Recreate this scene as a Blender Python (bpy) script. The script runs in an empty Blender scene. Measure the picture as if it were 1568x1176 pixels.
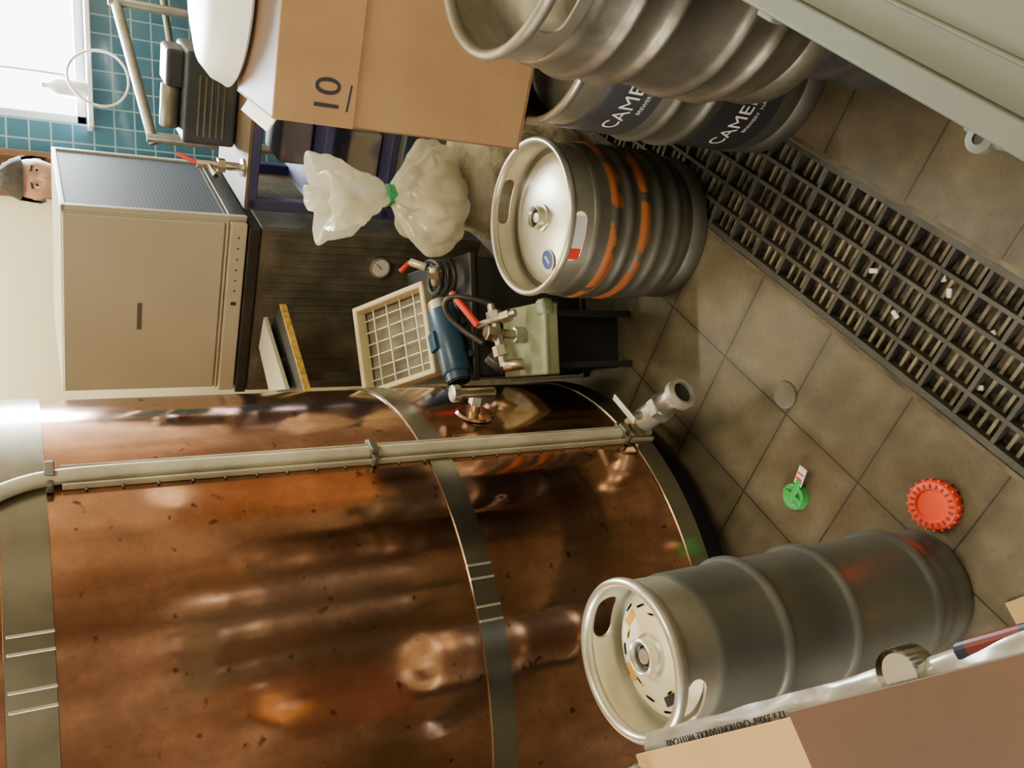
import bpy, bmesh, math, random
from mathutils import Vector, Matrix, noise
random.seed(4)
S=bpy.context.scene
C=S.collection
def link(o,parent=None):
    C.objects.link(o)
    if parent: o.parent=parent
    return o
def grp(name,loc=(0,0,0),rz=0):
    e=bpy.data.objects.new(name,None); e.empty_display_size=.1
    e.location=loc; e.rotation_euler=(0,0,rz); return link(e)
def finish(bm,name,mat,parent=None,smooth=False,loc=(0,0,0),rot=(0,0,0),bevel=0,sub=0,auto=None):
    me=bpy.data.meshes.new(name); bmesh.ops.recalc_face_normals(bm,faces=bm.faces); bm.to_mesh(me); bm.free()
    for m in (mat if isinstance(mat,(list,tuple)) else [mat]): me.materials.append(m)
    for p in me.polygons: p.use_smooth=smooth
    o=bpy.data.objects.new(name,me); o.location=loc; o.rotation_euler=rot; link(o,parent)
    if bevel:
        b=o.modifiers.new('b','BEVEL'); b.width=bevel; b.segments=3; b.limit_method='ANGLE'; b.angle_limit=.6
    if sub:
        s=o.modifiers.new('s','SUBSURF'); s.levels=sub; s.render_levels=sub
    return o
# ---------- materials
def M(name,col,rough=.5,metal=0,col2=None,ns=6,det=5,lo=.35,hi=.7,bump=0,bs=40,emit=None,es=0,trans=0,rvar=0,coat=0,alpha=1):
    m=bpy.data.materials.new(name); m.use_nodes=True; nt=m.node_tree; P=nt.nodes['Principled BSDF']
    P.inputs['Base Color'].default_value=(*col,1); P.inputs['Roughness'].default_value=rough; P.inputs['Metallic'].default_value=metal
    tc=nt.nodes.new('ShaderNodeTexCoord')
    if col2 is not None:
        n=nt.nodes.new('ShaderNodeTexNoise'); n.inputs['Scale'].default_value=ns; n.inputs['Detail'].default_value=det
        nt.links.new(tc.outputs['Object'],n.inputs['Vector'])
        r=nt.nodes.new('ShaderNodeValToRGB'); r.color_ramp.elements[0].position=lo; r.color_ramp.elements[1].position=hi
        r.color_ramp.elements[0].color=(*col,1); r.color_ramp.elements[1].color=(*col2,1)
        nt.links.new(n.outputs['Fac'],r.inputs['Fac']); nt.links.new(r.outputs['Color'],P.inputs['Base Color'])
        if rvar:
            mr=nt.nodes.new('ShaderNodeMapRange'); mr.inputs['To Min'].default_value=rough; mr.inputs['To Max'].default_value=rough+rvar
            mr.inputs['From Min'].default_value=lo; mr.inputs['From Max'].default_value=hi
            nt.links.new(n.outputs['Fac'],mr.inputs['Value']); nt.links.new(mr.outputs['Result'],P.inputs['Roughness'])
    if bump:
        n2=nt.nodes.new('ShaderNodeTexNoise'); n2.inputs['Scale'].default_value=bs; n2.inputs['Detail'].default_value=3
        nt.links.new(tc.outputs['Object'],n2.inputs['Vector'])
        b=nt.nodes.new('ShaderNodeBump'); b.inputs['Strength'].default_value=bump; b.inputs['Distance'].default_value=.01
        nt.links.new(n2.outputs['Fac'],b.inputs['Height']); nt.links.new(b.outputs['Normal'],P.inputs['Normal'])
    if emit: P.inputs['Emission Color'].default_value=(*emit,1); P.inputs['Emission Strength'].default_value=es
    if trans: P.inputs['Transmission Weight'].default_value=trans
    if coat: P.inputs['Coat Weight'].default_value=coat
    return m
def bandmat(base,name,col,bands,wear=.60):
    """painted hoops: paint colour in the given object-space z ranges, worn by noise"""
    m=base.copy(); m.name=name; nt=m.node_tree; P=nt.nodes['Principled BSDF']
    tc=nt.nodes.new('ShaderNodeTexCoord'); sp=nt.nodes.new('ShaderNodeSeparateXYZ'); nt.links.new(tc.outputs['Object'],sp.inputs[0])
    n=nt.nodes.new('ShaderNodeTexNoise'); n.inputs['Scale'].default_value=14; n.inputs['Detail'].default_value=6
    nt.links.new(tc.outputs['Object'],n.inputs['Vector'])
    acc=None
    for (a,b) in bands:
        d=nt.nodes.new('ShaderNodeMath'); d.operation='SUBTRACT'; nt.links.new(sp.outputs[2],d.inputs[0]); d.inputs[1].default_value=(a+b)/2
        ab=nt.nodes.new('ShaderNodeMath'); ab.operation='ABSOLUTE'; nt.links.new(d.outputs[0],ab.inputs[0])
        lt=nt.nodes.new('ShaderNodeMath'); lt.operation='LESS_THAN'; nt.links.new(ab.outputs[0],lt.inputs[0]); lt.inputs[1].default_value=(b-a)/2
        if acc is None: acc=lt
        else:
            mx=nt.nodes.new('ShaderNodeMath'); mx.operation='MAXIMUM'; nt.links.new(acc.outputs[0],mx.inputs[0]); nt.links.new(lt.outputs[0],mx.inputs[1]); acc=mx
    g=nt.nodes.new('ShaderNodeMath'); g.operation='LESS_THAN'; nt.links.new(n.outputs['Fac'],g.inputs[0]); g.inputs[1].default_value=wear
    f=nt.nodes.new('ShaderNodeMath'); f.operation='MULTIPLY'; nt.links.new(acc.outputs[0],f.inputs[0]); nt.links.new(g.outputs[0],f.inputs[1])
    mix=nt.nodes.new('ShaderNodeMix'); mix.data_type='RGBA'
    nt.links.new(f.outputs[0],mix.inputs[0])
    if P.inputs['Base Color'].links:
        nt.links.new(P.inputs['Base Color'].links[0].from_socket,mix.inputs[6])
    else: mix.inputs[6].default_value=P.inputs['Base Color'].default_value
    mix.inputs[7].default_value=(*col,1); nt.links.new(mix.outputs[2],P.inputs['Base Color'])
    iv=nt.nodes.new('ShaderNodeMath'); iv.operation='SUBTRACT'; iv.inputs[0].default_value=P.inputs['Metallic'].default_value; nt.links.new(f.outputs[0],iv.inputs[1]); iv.use_clamp=True
    nt.links.new(iv.outputs[0],P.inputs['Metallic'])
    return m
def tilemat(name,c1,c2,mortar,w,h,ms,rot=0,off=(0,0),rough=.5,plane='XY',stain=None,bump=.3,smooth=.3):
    m=bpy.data.materials.new(name); m.use_nodes=True; nt=m.node_tree; P=nt.nodes['Principled BSDF']; P.inputs['Roughness'].default_value=rough
    tc=nt.nodes.new('ShaderNodeTexCoord'); mp=nt.nodes.new('ShaderNodeMapping')
    if plane=='XZ': mp.inputs['Rotation'].default_value=(-math.pi/2,0,0)
    else: mp.inputs['Rotation'].default_value=(0,0,rot)
    mp.inputs['Location'].default_value=(off[0],off[1],0)
    nt.links.new(tc.outputs['Object'],mp.inputs['Vector'])
    b=nt.nodes.new('ShaderNodeTexBrick'); b.offset=0; b.squash=1
    b.inputs['Scale'].default_value=1; b.inputs['Brick Width'].default_value=w; b.inputs['Row Height'].default_value=h; b.inputs['Mortar Size'].default_value=ms
    b.inputs['Mortar Smooth'].default_value=smooth
    b.inputs['Color1'].default_value=(*c1,1); b.inputs['Color2'].default_value=(*c2,1); b.inputs['Mortar'].default_value=(*mortar,1)
    nt.links.new(mp.outputs[0],b.inputs['Vector'])
    out=b.outputs['Color']
    if stain:
        def layer(out,scale,det,lo,hi,colr,fac):
            n=nt.nodes.new('ShaderNodeTexNoise'); n.inputs['Scale'].default_value=scale; n.inputs['Detail'].default_value=det; n.inputs['Roughness'].default_value=.7
            nt.links.new(tc.outputs['Object'],n.inputs['Vector'])
            r=nt.nodes.new('ShaderNodeValToRGB'); r.color_ramp.elements[0].position=lo; r.color_ramp.elements[1].position=hi
            r.color_ramp.elements[0].color=(*colr,1); r.color_ramp.elements[1].color=(1,1,1,1)
            nt.links.new(n.outputs['Fac'],r.inputs['Fac'])
            mx=nt.nodes.new('ShaderNodeMix'); mx.data_type='RGBA'; mx.blend_type='MULTIPLY'; mx.inputs[0].default_value=fac
            nt.links.new(out,mx.inputs[6]); nt.links.new(r.outputs['Color'],mx.inputs[7]); return mx.outputs[2],n
        out,n=layer(out,3.2,11,.36,.64,stain,1)
        out,_=layer(out,13,9,.32,.60,(.62,.59,.54),.7)
        out,_=layer(out,55,6,.30,.42,(.42,.40,.36),.6)
        b2=nt.nodes.new('ShaderNodeTexBrick'); b2.offset=0; b2.squash=1
        b2.inputs['Scale'].default_value=1; b2.inputs['Brick Width'].default_value=w; b2.inputs['Row Height'].default_value=h; b2.inputs['Mortar Size'].default_value=.035; b2.inputs['Mortar Smooth'].default_value=1
        b2.inputs['Color1'].default_value=(1,1,1,1); b2.inputs['Color2'].default_value=(.86,.85,.83,1); b2.inputs['Mortar'].default_value=(.64,.61,.56,1)
        nt.links.new(mp.outputs[0],b2.inputs['Vector'])
        mg=nt.nodes.new('ShaderNodeMix'); mg.data_type='RGBA'; mg.blend_type='MULTIPLY'; mg.inputs[0].default_value=.8
        nt.links.new(out,mg.inputs[6]); nt.links.new(b2.outputs['Color'],mg.inputs[7]); out=mg.outputs[2]
        mr=nt.nodes.new('ShaderNodeMapRange'); mr.inputs['To Min'].default_value=rough-.15; mr.inputs['To Max'].default_value=rough+.15
        nt.links.new(n.outputs['Fac'],mr.inputs['Value']); nt.links.new(mr.outputs[0],P.inputs['Roughness'])
    nt.links.new(out,P.inputs['Base Color'])
    bp=nt.nodes.new('ShaderNodeBump'); bp.invert=True; bp.inputs['Strength'].default_value=bump; bp.inputs['Distance'].default_value=.004
    nt.links.new(b.outputs['Fac'],bp.inputs['Height']); nt.links.new(bp.outputs[0],P.inputs['Normal'])
    return m

steel=M('steel_worn',(.50,.485,.41),.33,.95,(.28,.26,.20),7,8,.38,.66,bump=.12,bs=25,rvar=.25)
steel_br=M('steel_bright',(.74,.72,.60),.33,.8,(.58,.55,.43),9,5,bump=.05,bs=30)
steel_dk=M('steel_dull',(.25,.243,.20),.42,.85,(.14,.132,.10),5,7,bump=.12,bs=30,rvar=.15)
steel_dirty=M('steel_grimy',(.27,.25,.20),.40,.85,(.075,.066,.048),6,9,.40,.64,bump=.25,bs=18,rvar=.25)
keg_grey=M('keg_brushed_grey',(.31,.31,.265),.36,.8,(.20,.20,.17),4,6,bump=.05,bs=50)
keg_black=M('keg_black_coating',(.045,.045,.05),.45,.3,(.11,.105,.10),6,7,bump=.08,bs=40)
chrome=M('chrome',(.8,.78,.72),.15,1)
brass=M('brass_nickel',(.66,.58,.42),.28,1,(.40,.34,.23),20,4)
blackp=M('black_plastic',(.014,.014,.014),.5,0,(.035,.034,.03),8,4)
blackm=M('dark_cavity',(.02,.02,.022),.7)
cream=M('cream_plastic',(.62,.59,.44),.35,0,(.44,.40,.29),12,5)
white=M('white_plastic',(.78,.78,.74),.4,0,(.68,.67,.6),6,4)
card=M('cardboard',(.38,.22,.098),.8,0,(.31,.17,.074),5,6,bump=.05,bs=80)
cardl=M('cardboard_inner_lit',(.56,.35,.13),.75,0,(.46,.28,.10),5,5)  # paler card: light caught by the far flap is put into the colour
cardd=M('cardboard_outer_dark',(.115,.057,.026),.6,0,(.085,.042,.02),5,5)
red=M('red_plastic',(.75,.04,.02),.35)
redo=M('red_orange_plastic',(.88,.075,.025),.4)
green=M('green_plastic',(.04,.36,.07),.4)
blue=M('blue_enamel',(.010,.050,.10),.35,0,(.018,.068,.14),10,4)
ink=M('marker_ink',(.02,.02,.025),.6)
paper=M('paper_label',(.88,.80,.52),.55,0,(.86,.80,.62),8,4)
wtext=M('white_print',(.85,.85,.82),.5)
orpr=M('orange_print',(.70,.36,.04),.5)
rubber=M('rubber_hose',(.02,.02,.02),.4)
yellow=M('yellow_strip',(.62,.42,.06),.5,0,(.30,.20,.03),60,3)

def lathe(name,prof,mat,parent=None,segs=72,closed=False,loc=(0,0,0),rot=(0,0,0),smooth=True,fold=None,crinkle=None):
    bm=bmesh.new(); rings=[]
    for (r,z) in prof:
        if r<1e-6: rings.append([bm.verts.new((0,0,z))]); continue
        ring=[]
        for i in range(segs):
            t=2*math.pi*i/segs; rr=r*(fold(t,z) if fold else 1)
            ring.append(bm.verts.new((rr*math.cos(t),rr*math.sin(t),z)))
        rings.append(ring)
    pairs=list(zip(rings[:-1],rings[1:]))
    if closed: pairs.append((rings[-1],rings[0]))
    for a,b in pairs:
        for i in range(segs):
            j=(i+1)%segs
            if len(a)==1 and len(b)==1: continue
            if len(a)==1: bm.faces.new((a[0],b[i],b[j]))
            elif len(b)==1: bm.faces.new((a[i],a[j],b[0]))
            else: bm.faces.new((a[i],a[j],b[j],b[i]))
    if crinkle:
        amp,sc=crinkle
        for v in bm.verts:
            p=v.co*sc; k=abs(noise.noise(p))-.25+.5*abs(noise.noise(p*2.3+Vector((3,1,5))))
            d=Vector((v.co.x,v.co.y,0)); d=d.normalized() if d.length>1e-4 else Vector((0,0,1))
            v.co+=d*amp*k+Vector((0,0,1))*amp*.6*noise.noise(p+Vector((9,9,9)))
    o=finish(bm,name,mat,parent,smooth,loc,rot)
    if smooth:
        try:
            o.data.set_sharp_from_angle(angle=math.radians(50))
        except Exception: pass
    return o
def spline_prof(pts,n):
    out=[]
    P=[Vector((p[0],p[1],0)) for p in pts]
    for i in range(len(P)-1):
        p0=P[max(0,i-1)];p1=P[i];p2=P[i+1];p3=P[min(len(P)-1,i+2)]
        for k in range(n):
            t=k/n
            q=.5*((2*p1)+(-p0+p2)*t+(2*p0-5*p1+4*p2-p3)*t*t+(-p0+3*p1-3*p2+p3)*t**3)
            out.append((max(q.x,0.0005),q.y))
    out.append(pts[-1]); out[0]=pts[0]
    return out
def boxes(name,lst,mat,parent=None,bevel=0,loc=(0,0,0),rot=(0,0,0),smooth=False):
    bm=bmesh.new()
    for b in lst:
        cx,cy,cz,sx,sy,sz=b[:6]; r=b[6] if len(b)>6 else None
        mt=Matrix.Translation((cx,cy,cz))
        if r is not None:
            mt=mt@(Matrix.Rotation(r[2],4,'Z')@Matrix.Rotation(r[1],4,'Y')@Matrix.Rotation(r[0],4,'X'))
        mt=mt@Matrix.Diagonal((sx,sy,sz,1))
        bmesh.ops.create_cube(bm,size=1,matrix=mt)
    return finish(bm,name,mat,parent,smooth,loc,rot,bevel)
def tube(name,pts,r,mat,parent=None,cyc=False,res=8,kind='NURBS'):
    cu=bpy.data.curves.new(name,'CURVE'); cu.dimensions='3D'; cu.bevel_depth=r; cu.bevel_resolution=4; cu.use_fill_caps=True
    s=cu.splines.new(kind)
    s.points.add(len(pts)-1)
    for p,q in zip(s.points,pts): p.co=(*q,1)
    if kind=='NURBS': s.order_u=min(4,len(pts)); s.use_endpoint_u=not cyc; s.resolution_u=res
    s.use_cyclic_u=cyc
    o=bpy.data.objects.new(name,cu); o.data.materials.append(mat); link(o,parent)
    dg=bpy.context.evaluated_depsgraph_get(); me=bpy.data.meshes.new_from_object(o.evaluated_get(dg))
    o2=bpy.data.objects.new(name,me); link(o2,parent)
    bpy.data.objects.remove(o); o2.name=name
    for p in me.polygons: p.use_smooth=True
    if not me.materials: me.materials.append(mat)
    return o2
def cylp(name,p,q,r,mat,parent=None,r2=None,segs=24):
    p=Vector(p); q=Vector(q); d=q-p; L=d.length; r2=r if r2 is None else r2
    o=lathe(name,[(0,0),(r*.92,0),(r,L*.03),(r2,L*.97),(r2*.92,L),(0,L)],mat,parent,segs)
    o.location=p; o.rotation_euler=d.to_track_quat('Z','Y').to_euler(); return o
def textmesh(name,txt,size,mat,parent,loc,rot,ext=.0005,wrap=None):
    cu=bpy.data.curves.new(name,'FONT'); cu.body=txt; cu.size=size; cu.align_x='CENTER'; cu.align_y='CENTER'
    cu.extrude=0 if wrap else ext
    o=bpy.data.objects.new(name,cu); link(o)
    dg=bpy.context.evaluated_depsgraph_get(); me=bpy.data.meshes.new_from_object(o.evaluated_get(dg)); bpy.data.objects.remove(o)
    if wrap:
        r,z,ang=wrap
        bm=bmesh.new(); bm.from_mesh(me)
        xs=[v.co.x for v in bm.verts]; x0,x1=min(xs),max(xs)
        k=int((x1-x0)/.008)
        for i in range(1,k):
            bmesh.ops.bisect_plane(bm,geom=bm.verts[:]+bm.edges[:]+bm.faces[:],plane_co=(x0+(x1-x0)*i/k,0,0),plane_no=(1,0,0))
        for v in bm.verts:
            t=ang+v.co.x/r; v.co=Vector((r*math.cos(t),r*math.sin(t),z+v.co.y))
        bm.to_mesh(me); bm.free()
    me.materials.clear(); me.materials.append(mat)
    o=bpy.data.objects.new(name,me); o.location=loc; o.rotation_euler=rot; return link(o,parent)
def boolcut(o,cutters):
    for c in cutters:
        m=o.modifiers.new('c','BOOLEAN'); m.operation='DIFFERENCE'; m.solver='EXACT'; m.object=c
    bpy.context.view_layer.update()
    dg=bpy.context.evaluated_depsgraph_get(); me=bpy.data.meshes.new_from_object(o.evaluated_get(dg))
    o.modifiers.clear(); o.data=me
    for c in cutters: bpy.data.objects.remove(c)
def stadium(w,h,r0,r1,z,ang,parent):
    bm=bmesh.new(); n=10; pts=[]
    for i in range(n+1):
        t=-math.pi/2+math.pi*i/n; pts.append((w/2-h/2+h/2*math.cos(t),h/2*math.sin(t)))
    for i in range(n+1):
        t=math.pi/2+math.pi*i/n; pts.append((-w/2+h/2+h/2*math.cos(t),h/2*math.sin(t)))
    A=[bm.verts.new((r0,x,y)) for x,y in pts]; B=[bm.verts.new((r1,x,y)) for x,y in pts]
    bm.faces.new(A); bm.faces.new(B[::-1])
    for i in range(len(pts)): j=(i+1)%len(pts); bm.faces.new((A[i],B[i],B[j],A[j]))
    o=finish(bm,'cut',blackm,parent,loc=(0,0,z),rot=(0,0,ang)); return o
def keg(name,loc,r,h,mat,matc,matt,ribs,ang,label=None,ribh=.008,hole=(.11,.042),nh=2,collar=.075):
    g=grp(name,loc)
    cz=h-collar
    prof=[(r*.90,.003),(r*.93,0),(r*.965,.004),(r*.975,.018),(r*.965,.035),(r*.93,.048),(r*.955,.06),(r*.985,.075)]
    z0=.085
    prof.append((r*.99,z0))
    for zb in sorted(ribs):
        prof+=[(r*.99,zb-.018),(r*.995+ribh*.35,zb-.011),(r*.995+ribh,zb-.004),(r*.995+ribh,zb+.004),(r*.995+ribh*.35,zb+.011),(r*.99,zb+.018)]
    prof+=[(r*.99,cz-.02),(r*.975,cz-.008),(r*.94,cz),(r*.6,cz+.001)]
    prof=[(0,.02),(r*.88,.02)]+prof
    lathe('body',prof,mat,g,96)
    th=.0045
    c=lathe('collar',[(r*.955,cz-.012),(r*.965,cz+.02),(r*.97,h-.016),(r*.97-th,h-.016),(r*.965-th,cz+.02),(r*.955-th,cz-.012)],matc,g,96,closed=True)
    cs=[]
    for k in range(nh):
        cs.append(stadium(hole[0],hole[1],r*.7,r*1.2,h-collar*.50,ang+2*math.pi*k/nh,g))
    boolcut(c,cs)
    for p in c.data.polygons: p.use_smooth=True
    try: c.data.set_sharp_from_angle(angle=math.radians(40))
    except Exception: pass
    R=r*.965; q=.0085
    lathe('rim',[(R+q*math.cos(t),h-.012+q*1.35*math.sin(t)) for t in [i*math.pi/6 for i in range(12)]],matc,g,96,closed=True)
    d=r*.95
    lathe('top_dish',[(d,cz-.006),(d*.93,cz-.004),(d*.86,cz+.004),(d*.72,cz+.016),(d*.5,cz+.024),(d*.28,cz+.028),(0.001,cz+.029)],matt,g,72)
    v=cz+.028; a=.030
    lathe('valve_neck',[(a*1.25,v-.004),(a*1.22,v+.006),(a,v+.008),(a,v+.026),(a*.9,v+.028),(a*.82,v+.026),(a*.80,v+.012),(a*.45,v+.012),(a*.42,v+.019),(a*.12,v+.020),(.0001,v+.02)],steel_br,g,40)
    lathe('valve_seal',[(a*.78,v+.0125),(a*.62,v+.018),(a*.47,v+.0125)],rubber,g,40)
    if label=='disc':
        lathe('paper_ring',[(d*.86,cz+.0105),(d*.84,cz+.0128),(d*.72,cz+.0195),(d*.5,cz+.0275),(a*1.2,cz+.0315)],paper,g,64)
        for i in range(30):
            t=i*.42; rr=d*(.54,.66,.77)[i%3]
            boxes('print_%d'%i,[(rr*math.cos(t),rr*math.sin(t),cz+(.0270,.0232,.0172)[i%3],.012+.008*(i%2),.0035,.0016,(0,0,t+1.57))],ink if i%3 else orpr,g)
        boxes('print_block',[(d*.62*math.cos(t),d*.62*math.sin(t),cz+.0252,.030,.016,.0016,(0,0,t+1.57)) for t in (-2.6,)],ink,g)
        boxes('print_block_2',[(d*.62*math.cos(t),d*.62*math.sin(t),cz+.0252,.030,.014,.0016,(0,0,t+1.57)) for t in (.9,2.2)],orpr,g)
    if label=='sticker':
        lathe('sticker_white',[(.030,0),(.0001,.0010)],wtext,g,32,loc=(-.112,-.012,cz+.0235),rot=(0,-.13,0))
        lathe('sticker_blue',[(.025,0.0010),(.0001,.0018)],M('blue_print',(.02,.07,.30),.4),g,32,loc=(-.112,-.012,cz+.0235),rot=(0,-.13,0))
        boxes('sticker_print',[(-.112,-.012,cz+.0256,.024,.006,.0008,(0,-.13,.5))],wtext,g)
    return g

# ---------- room
th=math.atan2(.793,.609); ca,sa=math.cos(th),math.sin(th)
X0,X1,Y0,Y1,ZC=-2.2,2.1,-1.6,4.25,2.7
floor_m=tilemat('floor_quarry_tiles',(.172,.142,.086),(.142,.117,.071),(.045,.037,.024),.25,.25,.0026,-th,(-.604,-.70),.45,stain=(.50,.47,.42))
bm=bmesh.new()
vs=[bm.verts.new(p) for p in ((X0,Y0,0),(X1,Y0,0),(X1,Y1,0),(X0,Y1,0))]; bm.faces.new(vs)
n=Vector((-sa,ca,0)); a=Vector((ca,sa,0))
AL0,AL1,G0,G1=-1.3,2.55,.40,.70
for co,no in ((n*G0,n),(n*G1,n),(a*AL0,a),(a*AL1,a)):
    bmesh.ops.bisect_plane(bm,geom=bm.verts[:]+bm.edges[:]+bm.faces[:],plane_co=co,plane_no=no)
dl=[]
for f in bm.faces:
    c=f.calc_center_median()
    if G0<c.dot(n)<G1 and AL0<c.dot(a)<AL1: dl.append(f)
bmesh.ops.delete(bm,geom=dl,context='FACES')
fl=finish(bm,'floor',floor_m)
fl.data.update()
if fl.data.polygons[0].normal.z<0: fl.data.flip_normals()
# drain channel with grate
tr_m=M('trench_grime',(.16,.13,.085),.7,0,(.025,.022,.015),22,6,.42,.6,bump=.5,bs=60)
L=AL1-AL0; mid=(AL0+AL1)/2
tg=grp('drain_channel',(0,0,0),th)
boxes('channel',[(mid,.55,-.13,L,.30,.01),(mid,G0-.004,-.067,L,.008,.125),(mid,G1+.004,-.067,L,.008,.125),(AL0-.004,.55,-.067,.008,.3,.12),(AL1+.004,.55,-.067,.008,.3,.12)],tr_m,tg)
gm=M('grate_dark_grp',(.040,.038,.031),.55,.1,(.072,.066,.050),12,5,bump=.2,bs=60)
gl=[]
nL=5
for i in range(nL+1):
    yp=G0+.008+(G1-G0-.016)*i/nL
    gl.append((mid,yp,-.016,L-.004,.0095 if 0<i<nL else .014,.028))
k=int(L/.092)
for i in range(k+1):
    al=AL0+.006+(L-.012)*i/k
    gl.append((al,.55,-.0165,.0095,.288,.027))
boxes('bars',gl,gm,tg,bevel=.001)
gs=[]
NS=4
for i in range(k*NS):
    if i%NS==0: continue
    al=AL0+.006+(L-.012)*i/(k*NS)
    gs.append((al,.55,-.027,.0075,.288,.010))
boxes('slats',gs,M('grate_slats',(.25,.21,.135),.6,.05,(.065,.055,.04),16,5,.40,.62),tg)
boxes('edge_angle',[(mid,G0-.007,-.0005,L,.010,.0015),(mid,G1+.007,-.0005,L,.010,.0015)],M('edge_metal',(.15,.115,.065),.6,.2,(.05,.04,.026),15,5),tg)
bits=[]
for (al,yp) in ((.95,.48),(.92,.5),(.76,.62),(.62,.57),(1.0,.6),(.8,.52),(1.1,.55),(.5,.45)):
    bits.append((al,yp,-.020,.020,.011,.006,(0,.2,al*9)))
boxes('debris',bits,white,tg,bevel=.002)

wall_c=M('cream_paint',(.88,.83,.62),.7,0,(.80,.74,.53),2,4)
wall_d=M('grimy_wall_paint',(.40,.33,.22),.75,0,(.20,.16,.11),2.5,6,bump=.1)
blue_t=tilemat('blue_wall_tiles',(.035,.12,.18),(.05,.15,.22),(.25,.37,.42),.085,.085,.004,rough=.2,plane='XZ')
WX0,WX1,WZ0,WZ1=1.28,2.0,1.30,2.35
T=.12
boxes('wall_back',[((X0+.93)/2,Y1+T/2,ZC/2,.93-X0,T,ZC)],wall_c)
boxes('wall_back_tiled',[((1.13+WX0)/2,Y1+T/2,ZC/2,WX0-1.13,T,ZC),((WX0+X1)/2,Y1+T/2,WZ0/2,X1-WX0,T,WZ0),((WX0+X1)/2,Y1+T/2,(WZ1+ZC)/2,X1-WX0,T,ZC-WZ1),((WX1+X1)/2,Y1+T/2,(WZ0+WZ1)/2,X1-WX1,T,WZ1-WZ0)],blue_t)
boxes('door_1',[(1.03,Y1+.05,1.02,.20,.04,2.04),(1.03,Y1+.06,2.37,.2,.12,.66),(.945,Y1+.0,1.02,.03,.06,2.04),(1.115,Y1+.0,1.02,.03,.06,2.04)],M('brown_wood',(.16,.085,.045),.5,0,(.11,.055,.03),6,5),bevel=.003)
WY0,WY1,VZ0,VZ1=-.2,1.3,1.0,2.2
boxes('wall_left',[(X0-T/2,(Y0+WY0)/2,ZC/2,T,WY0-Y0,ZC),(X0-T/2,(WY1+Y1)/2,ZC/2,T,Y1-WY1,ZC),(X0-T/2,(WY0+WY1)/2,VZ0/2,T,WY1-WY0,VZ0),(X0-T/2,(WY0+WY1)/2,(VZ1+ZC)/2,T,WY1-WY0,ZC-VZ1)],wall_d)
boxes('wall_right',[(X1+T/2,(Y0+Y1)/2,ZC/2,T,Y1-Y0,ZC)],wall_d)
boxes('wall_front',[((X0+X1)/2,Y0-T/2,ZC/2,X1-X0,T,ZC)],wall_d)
boxes('ceiling',[((X0+X1)/2,(Y0+Y1)/2,ZC+.05,X1-X0,Y1-Y0,.1)],M('ceiling_paint',(.60,.54,.39),.8))
fr=M('window_frame_paint',(.7,.75,.78),.4)
cx=(WX0+WX1)/2; cz=(WZ0+WZ1)/2
boxes('window_1',[(WX0+.02,Y1+.05,cz,.04,.06,WZ1-WZ0),(WX1-.02,Y1+.05,cz,.04,.06,WZ1-WZ0),(cx,Y1+.05,WZ0+.02,WX1-WX0,.06,.04),(cx,Y1+.05,WZ1-.02,WX1-WX0,.06,.04),(cx,Y1+.05,cz+.2,WX1-WX0,.04,.03),(cx,Y1-.03,WZ0-.01,WX1-WX0+.06,.10,.02)],fr,bevel=.003)
cy=(WY0+WY1)/2
boxes('window_2',[(X0-.05,WY0+.02,1.6,.06,.04,1.2),(X0-.05,WY1-.02,1.6,.06,.04,1.2),(X0-.05,cy,1.02,.06,1.5,.04),(X0-.05,cy,2.18,.06,1.5,.04),(X0-.05,cy,1.6,.05,.04,1.2)],fr,bevel=.003)

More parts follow.
